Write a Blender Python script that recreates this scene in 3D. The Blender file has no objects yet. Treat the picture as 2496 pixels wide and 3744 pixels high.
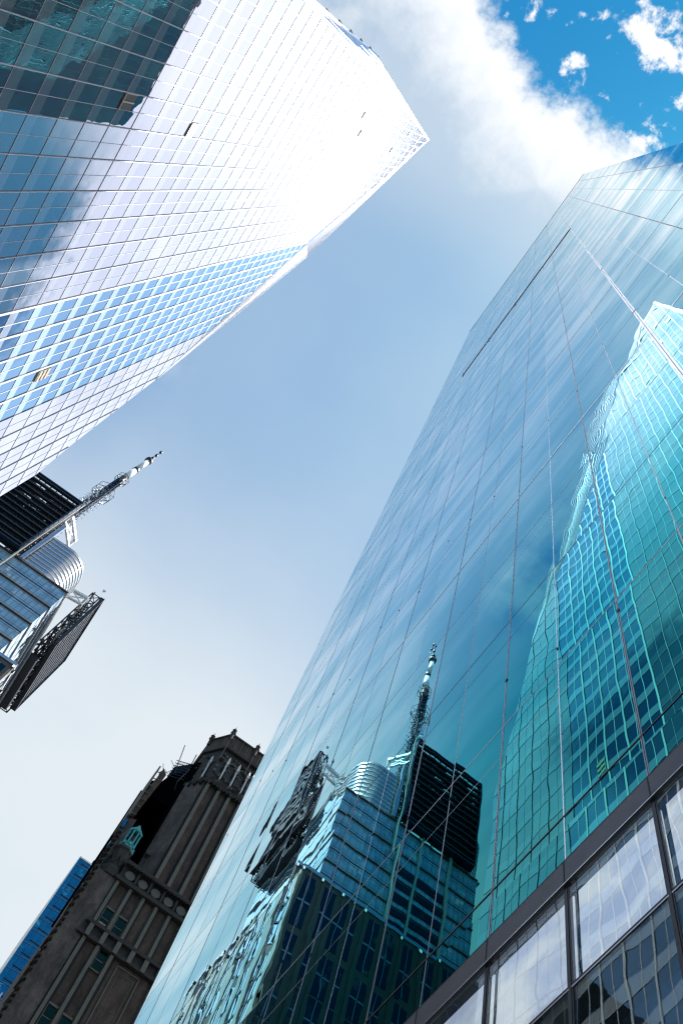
import bpy, math, random
from mathutils import Vector, Matrix
random.seed(7)
R = math.radians
sc = bpy.context.scene
col = sc.collection

# ------------------------------------------------------------------ camera
cam_d = bpy.data.cameras.new('camera')
cam = bpy.data.objects.new('camera', cam_d); col.objects.link(cam)
cam_d.sensor_fit = 'VERTICAL'; cam_d.sensor_height = 36.0; cam_d.sensor_width = 24.0
cam_d.lens = 36.0 * 3668.2 / 3744.0
cam_d.clip_start = 0.1; cam_d.clip_end = 20000
RM = Matrix(((0.815973, -0.57750886, -0.02591485),
             (-0.54797777, -0.7584126, -0.35288908),
             (0.18414243, 0.30214872, -0.93530622)))
cam.matrix_world = RM.to_4x4()
sc.camera = cam
GROUND = -1.6      # the lens is 1.6 m above the pavement

# ------------------------------------------------------------------ exposure
sc.view_settings.view_transform = 'Standard'
sc.view_settings.look = 'None'
sc.view_settings.exposure = 1.0
sc.view_settings.gamma = 1.0
sc.render.engine = 'CYCLES'
sc.cycles.use_denoising = True
sc.cycles.max_bounces = 10
sc.cycles.glossy_bounces = 6
sc.cycles.diffuse_bounces = 3
sc.cycles.transparent_max_bounces = 12
sc.cycles.sample_clamp_indirect = 4.0
sc.cycles.caustics_reflective = False
sc.cycles.filter_width = 1.3


# ------------------------------------------------------------------ node helper
class NT:
    def __init__(s, tree):
        s.t = tree; s.n = tree.nodes; s.l = tree.links
    def new(s, typ, **kw):
        n = s.n.new(typ)
        for k, v in kw.items(): setattr(n, k, v)
        return n
    def put(s, sock, v):
        if isinstance(v, bpy.types.NodeSocket): s.l.new(v, sock)
        elif v is not None: sock.default_value = v
    def m(s, op, a, b=None, c=None, clamp=False):
        n = s.new('ShaderNodeMath', operation=op); n.use_clamp = clamp
        s.put(n.inputs[0], a)
        if b is not None: s.put(n.inputs[1], b)
        if c is not None: s.put(n.inputs[2], c)
        return n.outputs[0]
    def v(s, op, a, b=None, c=None):
        n = s.new('ShaderNodeVectorMath', operation=op)
        s.put(n.inputs[0], a)
        if b is not None:
            s.put(n.inputs['Scale'] if op == 'SCALE' else n.inputs[1], b)
        if c is not None: s.put(n.inputs[2], c)
        return n.outputs['Value'] if op in ('DOT_PRODUCT', 'LENGTH') else n.outputs[0]
    def sep(s, a):
        n = s.new('ShaderNodeSeparateXYZ'); s.put(n.inputs[0], a); return n.outputs
    def comb(s, x, y, z):
        n = s.new('ShaderNodeCombineXYZ')
        for i, q in enumerate((x, y, z)): s.put(n.inputs[i], q)
        return n.outputs[0]
    def mix(s, f, a, b, mode='MIX'):
        n = s.new('ShaderNodeMix', data_type='RGBA', blend_type=mode)
        s.put(n.inputs[0], f); s.put(n.inputs[6], a); s.put(n.inputs[7], b)
        return n.outputs[2]
    def sm(s, x, lo, hi, a=0.0, b=1.0):
        n = s.new('ShaderNodeMapRange', interpolation_type='SMOOTHSTEP')
        for i, q in enumerate((x, lo, hi, a, b)): s.put(n.inputs[i], q)
        return n.outputs[0]
    def noise(s, vec, scale, detail=3, rough=.5, dist=0.0, color=False):
        n = s.new('ShaderNodeTexNoise'); s.put(n.inputs['Vector'], vec)
        n.inputs['Scale'].default_value = scale; n.inputs['Detail'].default_value = detail
        n.inputs['Roughness'].default_value = rough; n.inputs['Distortion'].default_value = dist
        return n.outputs['Color'] if color else n.outputs[0]
    def white(s, vec, color=False):
        n = s.new('ShaderNodeTexWhiteNoise', noise_dimensions='3D'); s.put(n.inputs['Vector'], vec)
        return n.outputs['Color'] if color else n.outputs['Value']


def rgb(r, g, b): return (r, g, b, 1.0)


# ------------------------------------------------------------------ sky
SUN = Vector((36.9, 5.0, 100.0)).normalized()
world = bpy.data.worlds.new("World"); sc.world = world; world.use_nodes = True
w = NT(world.node_tree); w.n.clear()
out = w.new('ShaderNodeOutputWorld'); bg = w.new('ShaderNodeBackground'); w.l.new(bg.outputs[0], out.inputs[0])
sky = w.new('ShaderNodeTexSky', sky_type='NISHITA')
sky.sun_disc = False
sky.sun_elevation = math.asin(SUN.z); sky.sun_rotation = math.atan2(SUN.x, SUN.y)
sky.air_density = 1.0; sky.dust_density = 0.3; sky.ozone_density = 2.0
hs = w.new('ShaderNodeHueSaturation'); hs.inputs['Saturation'].default_value = 1.35
hs.inputs['Value'].default_value = 1.0
w.l.new(sky.outputs[0], hs.inputs['Color'])
blue = w.v('MULTIPLY', hs.outputs[0], (.020, .098, .089))
tc = w.new('ShaderNodeTexCoord')
d = w.sep(tc.outputs['Generated'])
zc = w.m('MAXIMUM', d[2], 0.08)
px = w.m('DIVIDE', d[0], zc); py = w.m('DIVIDE', d[1], zc)
P = w.comb(px, py, 0.0)
n1 = w.noise(P, 16.0, 7, .62)
n2 = w.noise(P, 46.0, 6, .62)
n3 = w.noise(P, 4.0, 4, .5)
n4 = w.noise(w.v('ADD', P, (3.1, 1.7, .4)), 30.0, 8, .62, .15)
# lower edge of the clear gap beyond the zenith
e = w.m('SUBTRACT', w.m('SUBTRACT', -.059, w.m('MULTIPLY', w.m('MAXIMUM', w.m('SUBTRACT', -.058, px), 0), .42)),
        w.m('MULTIPLY', w.m('MAXIMUM', w.m('ADD', px, .03), 0), .10))
t = w.m('SUBTRACT', e, py)
t = w.m('ADD', t, w.m('MULTIPLY', w.m('SUBTRACT', n1, .5), .075))
t = w.m('ADD', t, w.m('MULTIPLY', w.m('SUBTRACT', n2, .5), .045))
gap = w.sm(t, -.012, .020)
gapx = w.sm(px, .10, .16, 1.0, 0.0)
gap = w.m('MULTIPLY', gap, gapx)
edgecloud = w.m('MULTIPLY', w.sm(t, -.095, -.012), w.m('SUBTRACT', 1.0, gap))
puff = w.sm(n4, .57, .70)
puff2 = w.sm(w.m('ADD', n4, w.m('MULTIPLY', w.sm(w.v('LENGTH', w.v('SUBTRACT', P, (0.012, -.158, 0))), .012, .036, 1.0, 0.0), .15)), .56, .70)
puff3 = w.sm(w.m('ADD', n4, w.m('MULTIPLY', w.sm(w.v('LENGTH', w.v('SUBTRACT', P, (-.035, -.098, 0))), .003, .02, 1.0, 0.0), .13)), .56, .69)
puff = w.m('MAXIMUM', w.m('MULTIPLY', puff, .75), w.m('MAXIMUM', puff2, puff3))
cloud_in_gap = w.m('MULTIPLY', gap, puff)
# thin veil everywhere but in the gap
veil = w.m('ADD', .41, w.sm(py, .32, .78, 0.0, .54))
veil = w.m('ADD', veil, w.sm(w.m('ABSOLUTE', w.m('ADD', py, .02)), .02, .15, .26, 0.0))
veil = w.m('ADD', veil, w.sm(px, -.10, .06, 0.0, .05))
veil = w.m('ADD', veil, w.m('MULTIPLY', w.m('SUBTRACT', n3, .5), .24))
veil = w.m('ADD', veil, w.m('MULTIPLY', w.m('MULTIPLY', w.m('SUBTRACT', w.noise(P, 15.0, 5, .55), .44), 1.9), w.m('MULTIPLY', w.sm(px, -.17, -.235), w.sm(py, .40, .33))))
veil = w.m('ADD', veil, w.sm(px, -.18, -.26, 0.0, -.10))
veil = w.m('ADD', veil, w.sm(px, .28, .37, 0.0, -.36))
veil = w.m('MINIMUM', w.m('MAXIMUM', veil, 0.04), .97)
veil = w.m('MULTIPLY', veil, w.m('SUBTRACT', 1.0, w.m('MULTIPLY', gap, .985)))
c = w.mix(veil, blue, rgb(.402, .436, .458))
c = w.mix(w.m('MULTIPLY', edgecloud, .85), c, rgb(.56, .565, .575))
c = w.mix(cloud_in_gap, c, rgb(.55, .56, .58))
# unseen bright cloud added near the sun to whiten the faceted tower's glass
sd = w.v('LENGTH', w.v('SUBTRACT', P, (.25, .06, 0)))
sunc = w.m('MULTIPLY', w.sm(sd, .12, .27, 1.0, 0.0), w.sm(n1, .12, .38))
sunc = w.m('MULTIPLY', sunc, w.sm(px, .10, .16))
c = w.mix(sunc, c, rgb(1.4, 1.4, 1.4))
# second unseen bank, added to brighten the same glass lower down
bank = w.m('MULTIPLY', w.sm(px, .14, .22), w.sm(py, .10, .22))
pxn = w.m('ADD', px, w.m('MULTIPLY', w.m('SUBTRACT', n1, .5), .05))
hole = w.m('SUBTRACT', 1.0, w.m('MULTIPLY', w.sm(pxn, .355, .385), w.sm(py, .50, .42)))  # blue hole shaped so its reflection meets the cast shadow's edge
bank = w.m('MULTIPLY', w.m('MULTIPLY', bank, hole), w.sm(n3, .25, .5, .75, 1.0))
c = w.mix(bank, c, rgb(1.12, 1.15, 1.2))
w.l.new(c, bg.inputs['Color']); bg.inputs['Strength'].default_value = 1.0

sun_d = bpy.data.lights.new('sun', 'SUN'); sun_d.energy = 5.0; sun_d.angle = R(0.53); sun_d.color = (1.0, .965, .91)
sun = bpy.data.objects.new('sun', sun_d); col.objects.link(sun)
sun.rotation_euler = SUN.to_track_quat('Z', 'Y').to_euler()


# ------------------------------------------------------------------ mesh helper
class MB:
    def __init__(s): s.v = []; s.f = []; s.mi = []
    def add(s, vs, fs, mi=0):
        o = len(s.v); s.v += [tuple(p) for p in vs]
        s.f += [tuple(i + o for i in q) for q in fs]; s.mi += [mi] * len(fs); return s
    def box(s, x0, x1, y0, y1, z0, z1, mi=0):
        x0, x1 = sorted((x0, x1)); y0, y1 = sorted((y0, y1)); z0, z1 = sorted((z0, z1))
        return s.add([(x0, y0, z0), (x1, y0, z0), (x1, y1, z0), (x0, y1, z0), (x0, y0, z1), (x1, y0, z1), (x1, y1, z1), (x0, y1, z1)],
                     [(0, 3, 2, 1), (4, 5, 6, 7), (0, 1, 5, 4), (1, 2, 6, 5), (2, 3, 7, 6), (3, 0, 4, 7)], mi)
    def bar(s, a, b, w_=.1, h=None, up=(0, 0, 1), mi=0):
        a = Vector(a); b = Vector(b); h = w_ if h is None else h
        dd = (b - a)
        if dd.length < 1e-6: return s
        dd.normalize(); u = Vector(up)
        if abs(dd.dot(u)) > .98: u = Vector((0, 1, 0))
        sx = dd.cross(u).normalized() * (w_ / 2); sy = sx.normalized().cross(dd).normalized() * (h / 2)
        vs = [a - sx - sy, a + sx - sy, a + sx + sy, a - sx + sy, b - sx - sy, b + sx - sy, b + sx + sy, b - sx + sy]
        return s.add(vs, [(0, 3, 2, 1), (4, 5, 6, 7), (0, 1, 5, 4), (1, 2, 6, 5), (2, 3, 7, 6), (3, 0, 4, 7)], mi)
    def tube(s, a, b, r0, r1=None, n=10, mi=0, cap=True):
        a = Vector(a); b = Vector(b); r1 = r0 if r1 is None else r1
        dd = (b - a).normalized(); u = Vector((1, 0, 0)) if abs(dd.x) < .9 else Vector((0, 1, 0))
        e1 = dd.cross(u).normalized(); e2 = dd.cross(e1)
        vs = []
        for p, r in ((a, r0), (b, r1)):
            for i in range(n):
                t_ = 2 * math.pi * i / n; vs.append(p + (e1 * math.cos(t_) + e2 * math.sin(t_)) * r)
        fs = [(i, (i + 1) % n, n + (i + 1) % n, n + i) for i in range(n)]
        if cap: fs += [tuple(range(n - 1, -1, -1)), tuple(range(n, 2 * n))]
        return s.add(vs, fs, mi)
    def prism(s, poly, z0, z1, mi=0, caps=True):
        n = len(poly)
        vs = [(x, y, z0) for x, y in poly] + [(x, y, z1) for x, y in poly]
        fs = [(i, (i + 1) % n, n + (i + 1) % n, n + i) for i in range(n)]
        if caps: fs += [tuple(range(n - 1, -1, -1)), tuple(range(n, 2 * n))]
        return s.add(vs, fs, mi)
    def lathe(s, cx, cy, prof, n=12, mi=0, rot=0.0):
        vs = []; fs = []
        for r, z in prof:
            for i in range(n):
                t_ = 2 * math.pi * i / n + rot; vs.append((cx + r * math.cos(t_), cy + r * math.sin(t_), z))
        for k in range(len(prof) - 1):
            for i in range(n):
                j = (i + 1) % n; fs.append((k * n + i, k * n + j, (k + 1) * n + j, (k + 1) * n + i))
        fs.append(tuple(range(n - 1, -1, -1))); fs.append(tuple((len(prof) - 1) * n + i for i in range(n)))
        return s.add(vs, fs, mi)
    def build(s, name, mats, parent=None, smooth=False, label=None, kind=None):
        me = bpy.data.meshes.new(name)
        off = Vector((0, 0, 0))
        p = parent
        while p is not None: off += p.location; p = p.parent
        me.from_pydata([tuple(Vector(q) - off) for q in s.v], [], s.f)
        if not isinstance(mats, (list, tuple)): mats = [mats]
        for m_ in mats: me.materials.append(m_)
        for pl, mi in zip(me.polygons, s.mi): pl.material_index = mi
        if smooth:
            for pl in me.polygons: pl.use_smooth = True
        me.update()
        o = bpy.data.objects.new(name, me); col.objects.link(o)
        if parent: o.parent = parent
        if label: o['label'] = label
        if kind: o['kind'] = kind
        return o


def B(x0, x1, y0, y1, z0, z1): return MB().box(x0, x1, y0, y1, z0, z1)


def thing(name, loc, label, cat, group=None):
    o = bpy.data.objects.new(name, None); col.objects.link(o); o.location = loc
    o.empty_display_size = 2
    o['label'] = label; o['category'] = cat
    if group: o['group'] = group
    return o


# ------------------------------------------------------------------ materials
def mat(name):
    m_ = bpy.data.materials.new(name); m_.use_nodes = True
    n = NT(m_.node_tree); n.n.clear()
    o = n.new('ShaderNodeOutputMaterial')
    return m_, n, o


def plain(name, c_, rough=.6, metal=0.0, var=.15, scale=1.5, bump=0.0):
    m_, n, o = mat(name)
    p = n.new('ShaderNodeBsdfPrincipled'); n.l.new(p.outputs[0], o.inputs[0])
    g = n.new('ShaderNodeNewGeometry')
    nz = n.noise(g.outputs['Position'], scale, 5, .6)
    f = n.m('ADD', 1 - var, n.m('MULTIPLY', nz, 2 * var))
    cc = n.mix(1.0, rgb(*c_), n.comb(f, f, f), 'MULTIPLY')
    n.l.new(cc, p.inputs['Base Color']); p.inputs['Roughness'].default_value = rough; p.inputs['Metallic'].default_value = metal
    if bump:
        b = n.new('ShaderNodeBump'); b.inputs['Strength'].default_value = bump; b.inputs['Distance'].default_value = .1
        n.l.new(n.noise(g.outputs['Position'], scale * 4, 4, .6), b.inputs['Height']); n.l.new(b.outputs[0], p.inputs['Normal'])
    return m_


def warped_normal(n, A, Bt, cy, y0, cz, z0, fy=1.1, fz=.55, axis='y'):
    """glass that is never quite flat: a soft wave inside each pane and a tilt of each pane"""
    g = n.new('ShaderNodeNewGeometry'); s = n.sep(g.outputs['Position'])
    h = s[1] if axis == 'y' else s[0]
    iy = n.m('FLOOR', n.m('DIVIDE', n.m('SUBTRACT', h, y0), cy))
    iz = n.m('FLOOR', n.m('DIVIDE', n.m('SUBTRACT', s[2], z0), cz))
    idx = n.comb(iy, iz, 0.0)
    pv = n.comb(n.m('MULTIPLY', h, fy), n.m('MULTIPLY', s[2], fz), n.m('MULTIPLY', n.white(idx), 37.0))
    nc = n.noise(pv, 1.0, 2, .45, color=True)
    a = n.v('SCALE', n.v('SUBTRACT', nc, (.5, .5, .5)), A)
    b = n.v('SCALE', n.v('SUBTRACT', n.white(idx, True), (.5, .5, .5)), Bt)
    nn = n.v('NORMALIZE', n.v('ADD', g.outputs['Normal'], n.v('ADD', a, b)))
    return nn, g, s, idx


def schlick(n, f0, power):
    lw = n.new('ShaderNodeLayerWeight'); lw.inputs['Blend'].default_value = .5
    k = n.m('POWER', lw.outputs['Facing'], power)
    return n.mix(k, rgb(*f0), rgb(1, 1, 1)), k


# teal coated mirror glass of the near tower
def mirror_glass():
    m_, n, o = mat('teal_mirror_glass')
    nn, g, s, idx = warped_normal(n, .0052, .0055, 1.515, -4.68, 4.6, 1.9, 1.5, .8)
    lw = n.new('ShaderNodeLayerWeight'); lw.inputs['Blend'].default_value = .5
    co = n.m('SUBTRACT', 1.0, lw.outputs['Facing'])
    kr = n.sm(co, .05, .285, .955, .06)
    kg = n.sm(co, .06, .34, .985, .335)
    kb = n.sm(co, .08, .35, .99, .325)
    c_ = n.comb(kr, kg, kb)
    # each pane's coating came out slightly different, and painted streaks along the storeys imitate reflected cloud
    pv = n.m('SUBTRACT', 1.0, n.m('MULTIPLY', n.white(n.v('ADD', idx, (3.3, 9.1, 0))), .10))
    stk = n.sm(n.noise(n.comb(n.m('MULTIPLY', s[1], .16), n.m('MULTIPLY', s[2], .30), 0.0), 1.0, 4, .6), .36, .64, .86, 1.06)
    pv = n.m('MULTIPLY', pv, stk)
    c_ = n.v('MULTIPLY', c_, n.comb(n.m('POWER', pv, 2.2), pv, n.m('POWER', pv, .6)))
    gl = n.new('ShaderNodeBsdfGlossy'); gl.inputs['Roughness'].default_value = 0.0
    n.l.new(c_, gl.inputs['Color']); n.l.new(nn, gl.inputs['Normal'])
    n.l.new(gl.outputs[0], o.inputs[0])
    return m_


# fritted curtain wall of the faceted tower: ceramic dots over reflecting glass
def frit_glass(name, spandrel, vision, f0=.42, tint=(.78, .82, 1.0)):
    m_, n, o = mat(name)
    nn, g, s, idx = warped_normal(n, .010, .004, 3.1, .1, 4.7, 3.9, .9, .6)
    fz = n.m('FRACT', n.m('DIVIDE', n.m('SUBTRACT', s[2], 3.9), 4.7))
    sp = n.sm(n.m('ABSOLUTE', n.m('SUBTRACT', fz, .17)), .155, .185, 1.0, 0.0)
    rnd = n.white(idx)
    vis = n.m('MULTIPLY', vision, n.m('SUBTRACT', 1.3, n.m('MULTIPLY', rnd, .6)))
    vis = n.m('ADD', vis, n.m('MULTIPLY', n.sm(n.white(n.v('ADD', idx, (7.3, 2.1, 0))), .93, .95), vision * 1.6))
    cov = n.m('ADD', vis, n.m('MULTIPLY', sp, n.m('SUBTRACT', spandrel, vis)), clamp=True)
    dots = n.new('ShaderNodeBsdfDiffuse')
    n.l.new(n.mix(n.m('MULTIPLY', n.noise(g.outputs['Position'], .12, 3), .3), rgb(.80, .83, .86), rgb(.70, .76, .84)), dots.inputs['Color'])
    room = n.new('ShaderNodeBsdfDiffuse'); room.inputs['Color'].default_value = rgb(.003, .012, .016)
    body = n.new('ShaderNodeMixShader'); n.l.new(cov, body.inputs[0]); n.l.new(room.outputs[0], body.inputs[1]); n.l.new(dots.outputs[0], body.inputs[2])
    gl = n.new('ShaderNodeBsdfGlossy'); gl.inputs['Roughness'].default_value = 0.0; gl.inputs['Color'].default_value = rgb(*tint)
    n.l.new(nn, gl.inputs['Normal'])
    lw = n.new('ShaderNodeLayerWeight'); lw.inputs['Blend'].default_value = .5
    k = n.m('ADD', f0, n.m('MULTIPLY', n.m('POWER', lw.outputs['Facing'], 4.0), .92 - f0))
    mx = n.new('ShaderNodeMixShader'); n.l.new(k, mx.inputs[0]); n.l.new(body.outputs[0], mx.inputs[1]); n.l.new(gl.outputs[0], mx.inputs[2])
    n.l.new(mx.outputs[0], o.inputs[0])
    return m_


def tinted_glass(name, base, f0=.35, tint=(.7, .85, 1), A=.01, Bt=.01, cy=1.3, cz=4.6, axis='x', rough=0.0, power=4.0):
    m_, n, o = mat(name)
    nn, g, s, idx = warped_normal(n, A, Bt, cy, 0.0, cz, 0.0, .8, .6, axis)
    df = n.new('ShaderNodeBsdfDiffuse')
    n.l.new(n.mix(n.white(idx), rgb(*base), rgb(*[q * 1.6 for q in base])), df.inputs['Color'])
    gl = n.new('ShaderNodeBsdfGlossy'); gl.inputs['Roughness'].default_value = rough; gl.inputs['Color'].default_value = rgb(*tint)
    n.l.new(nn, gl.inputs['Normal'])
    lw = n.new('ShaderNodeLayerWeight'); lw.inputs['Blend'].default_value = .5
    k = n.m('ADD', f0, n.m('MULTIPLY', n.m('POWER', lw.outputs['Facing'], power), 1 - f0))
    mx = n.new('ShaderNodeMixShader'); n.l.new(k, mx.inputs[0]); n.l.new(df.outputs[0], mx.inputs[1]); n.l.new(gl.outputs[0], mx.inputs[2])
    n.l.new(mx.outputs[0], o.inputs[0])
    return m_


def clear_pane():
    m_, n, o = mat('clear_lobby_glass')
    nn, g, s, idx = warped_normal(n, .011, .004, 1.5, -6.1, 1.6, 8.4, 1.4, 1.0)
    tr = n.new('ShaderNodeBsdfTransparent'); tr.inputs['Color'].default_value = rgb(.86, .91, .93)
    gl = n.new('ShaderNodeBsdfGlossy'); gl.inputs['Roughness'].default_value = 0.0; gl.inputs['Color'].default_value = rgb(.75, .9, .95)
    n.l.new(nn, gl.inputs['Normal'])
    lw = n.new('ShaderNodeLayerWeight'); lw.inputs['Blend'].default_value = .5
    k = n.m('ADD', .05, n.m('MULTIPLY', n.m('POWER', lw.outputs['Facing'], 3.0), .28))
    mx = n.new('ShaderNodeMixShader'); n.l.new(k, mx.inputs[0]); n.l.new(tr.outputs[0], mx.inputs[1]); n.l.new(gl.outputs[0], mx.inputs[2])
    n.l.new(mx.outputs[0], o.inputs[0])
    return m_


def brick(name, c1, c2, mortar, s1=1.2):
    m_, n, o = mat(name)
    p = n.new('ShaderNodeBsdfPrincipled'); n.l.new(p.outputs[0], o.inputs[0]); p.inputs['Roughness'].default_value = .85
    g = n.new('ShaderNodeNewGeometry'); s = n.sep(g.outputs['Position'])
    b = n.new('ShaderNodeTexBrick'); b.inputs['Scale'].default_value = s1
    n.l.new(n.comb(n.m('ADD', s[0], s[1]), s[2], 0.0), b.inputs['Vector'])
    b.inputs['Color1'].default_value = rgb(*c1); b.inputs['Color2'].default_value = rgb(*c2); b.inputs['Mortar'].default_value = rgb(*mortar)
    b.inputs['Mortar Size'].default_value = .012
    st = n.noise(n.comb(n.m('MULTIPLY', s[0], 1.0), s[1], n.m('MULTIPLY', s[2], .35)), .6, 7, .68)
    f = n.sm(st, .3, .7, .5, 1.55)
    blot = n.sm(n.noise(n.comb(s[0], s[1], n.m('MULTIPLY', s[2], .45)), 1.7, 4, .65), .50, .70, 1.0, .72)
    f = n.m('MULTIPLY', f, blot)
    n.l.new(n.mix(1.0, b.outputs['Color'], n.comb(f, f, f), 'MULTIPLY'), p.inputs['Base Color'])
    bp = n.new('ShaderNodeBump'); bp.inputs['Strength'].default_value = .6; bp.inputs['Distance'].default_value = .08
    n.l.new(n.noise(g.outputs['Position'], 2.2, 5, .7), bp.inputs['Height']); n.l.new(bp.outputs[0], p.inputs['Normal'])
    return m_


M = {}
M['mirror'] = mirror_glass()
M['frit'] = frit_glass('fritted_white_glass', .20, .08, .22)
M['fritlow'] = frit_glass('fritted_white_glass_facet', .55, .35, .25)
M['edge'] = frit_glass('dense_white_frit_edge', .95, .9, .05)
M['clearstrip'] = frit_glass('plain_blue_glass', .70, .03, .34, (.27, .47, .76))
M['pane'] = clear_pane()
M['metal'] = plain('brushed_mullion_metal', (.42, .40, .42), .28, 1.0, .1)
M['silver'] = plain('polished_silver_mullion', (.85, .85, .86), .22, 1.0, .05)
M['darkmetal'] = plain('dark_bronze_metal', (.05, .045, .05), .4, .6, .15)
M['band'] = plain('brown_grey_fascia_metal', (.12, .105, .115), .42, .6, .3, 3)
M['gasket'] = plain('black_gasket', (.012, .012, .014), .6)
M['greyline'] = plain('blue_grey_aluminium', (.20, .24, .32), .45, .3)
M['ribline'] = plain('blue_black_rib', (.07, .11, .19), .5, 0)
M['paleline'] = plain('grey_lilac_aluminium', (.52, .54, .64), .5, 0)
M['whitemetal'] = plain('white_painted_aluminium', (.78, .80, .82), .4, 0, .05)
M['beige'] = plain('beige_painted_steel', (.50, .46, .42), .5, .1)
M['brown'] = plain('brown_bronze_band', (.07, .055, .045), .4, .4)
M['navy'] = plain('black_painted_steel', (.008, .012, .02), .6, 0, .3)
M['louvre'] = plain('dark_blue_louvre', (.02, .035, .06), .35, .5, .3)
M['drum'] = plain('pale_grey_metal_cladding', (.42, .46, .53), .33, .75, .08, .8)
M['stone'] = plain('shaded_limestone', (.075, .072, .07), .8, 0, .2, .5, .2)  # colour darkened to carry the shade of the podium front
M['stone_sunlit'] = plain('sunlit_stone_pier', (.36, .35, .33), .8, 0, .12, .5)  # same stone in a lighter copy, sunlight painted into the side piers
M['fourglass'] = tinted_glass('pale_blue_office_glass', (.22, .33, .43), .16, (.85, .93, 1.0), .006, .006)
M['fourglass_side'] = tinted_glass('dark_reflection_office_glass', (.03, .05, .08), .15, (.75, .88, 1.0), .03, .015, axis='y', power=3.0)  # base darkened to imitate a dark building mirrored in the side
M['blackglass'] = tinted_glass('black_window_glass', (.004, .006, .009), .05, (.6, .85, 1.0), .01, .01, 1.5, 3.0, power=5.5)
M['blueglass'] = tinted_glass('deep_blue_office_glass', (.01, .08, .14), .28, (.08, .55, .82), .006, .004, 1.25, 3.45)
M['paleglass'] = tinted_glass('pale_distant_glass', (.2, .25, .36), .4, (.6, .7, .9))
M['brick'] = brick('dark_brown_brick', (.060, .040, .032), (.080, .055, .044), (.098, .076, .064))
M['brickpale'] = brick('grey_brown_brick', (.098, .078, .074), (.118, .095, .088), (.13, .108, .1), 1.5)
m_, n, o = mat('shade_black_brick'); df = n.new('ShaderNodeBsdfDiffuse'); df.inputs['Color'].default_value = rgb(.004, .004, .005)  # near black carries the court's shade; the brick itself is dark red
n.l.new(df.outputs[0], o.inputs[0]); M['courtshade'] = m_
M['trimstone'] = plain('weathered_grey_stone', (.15, .145, .128), .8, 0, .3, 1.3, .4)
M['trimdark'] = plain('sooty_terracotta', (.032, .029, .029), .8, 0, .5, 1.8, .6)
M['shadowline'] = plain('shadow_strip_brick', (.02, .018, .018), .9)  # near-black tone, painted as side shadow next to ribs and pilasters
M['copper'] = plain('green_copper_patina', (.06, .40, .42), .6, .1, .35, 1.6, .3)
M['offwhite'] = plain('off_white_enamel', (.75, .77, .8), .4)
M['blind'] = plain('cream_window_blind', (.55, .42, .32), .7)
M['asphalt'] = plain('asphalt', (.05, .05, .052), .9, 0, .2, 1)
M['concrete'] = plain('pavement_concrete', (.34, .33, .32), .85, 0, .15, 1)
M['roof'] = plain('grey_roof_gravel', (.25, .25, .25), .9)

m_, n, o = mat('spotlight_lens'); em = n.new('ShaderNodeEmission'); em.inputs['Strength'].default_value = .7
em.inputs['Color'].default_value = rgb(1, .97, .92); n.l.new(em.outputs[0], o.inputs[0]); M['lamp'] = m_


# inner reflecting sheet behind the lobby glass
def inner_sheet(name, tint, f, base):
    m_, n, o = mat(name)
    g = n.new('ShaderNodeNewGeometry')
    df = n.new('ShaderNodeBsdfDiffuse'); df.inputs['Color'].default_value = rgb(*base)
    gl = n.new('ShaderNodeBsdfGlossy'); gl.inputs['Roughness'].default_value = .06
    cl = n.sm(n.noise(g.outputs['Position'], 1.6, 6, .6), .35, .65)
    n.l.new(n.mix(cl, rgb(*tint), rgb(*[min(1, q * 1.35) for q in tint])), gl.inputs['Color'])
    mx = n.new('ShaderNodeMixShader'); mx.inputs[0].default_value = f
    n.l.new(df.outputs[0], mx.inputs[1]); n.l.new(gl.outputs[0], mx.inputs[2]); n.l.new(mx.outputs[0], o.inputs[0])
    return m_


m_, n, o = mat('added_glow_sheet'); g = n.new('ShaderNodeNewGeometry')
em = n.new('ShaderNodeEmission'); em.inputs['Strength'].default_value = .40  # added glow with painted cloud mottle, brightens the top lobby row
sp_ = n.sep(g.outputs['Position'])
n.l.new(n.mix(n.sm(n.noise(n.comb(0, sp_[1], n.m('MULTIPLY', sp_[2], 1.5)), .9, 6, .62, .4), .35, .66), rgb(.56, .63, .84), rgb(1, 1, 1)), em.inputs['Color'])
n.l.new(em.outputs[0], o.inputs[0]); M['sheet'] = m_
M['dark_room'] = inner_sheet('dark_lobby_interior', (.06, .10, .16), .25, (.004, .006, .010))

# ------------------------------------------------------------------ ground
g = MB().add([(-6000, -6000, GROUND), (6000, -6000, GROUND), (6000, 6000, GROUND), (-6000, 6000, GROUND)], [(0, 1, 2, 3)])
g.build('ground', M['asphalt'], kind='structure')
B(-1.5, 4.88, -60, 120, GROUND, GROUND + .004).build('pavement', M['concrete'], kind='structure')
B(-31.9, -26, -60, 120, GROUND, GROUND + .004).build('pavement', M['concrete'], kind='structure')

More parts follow.
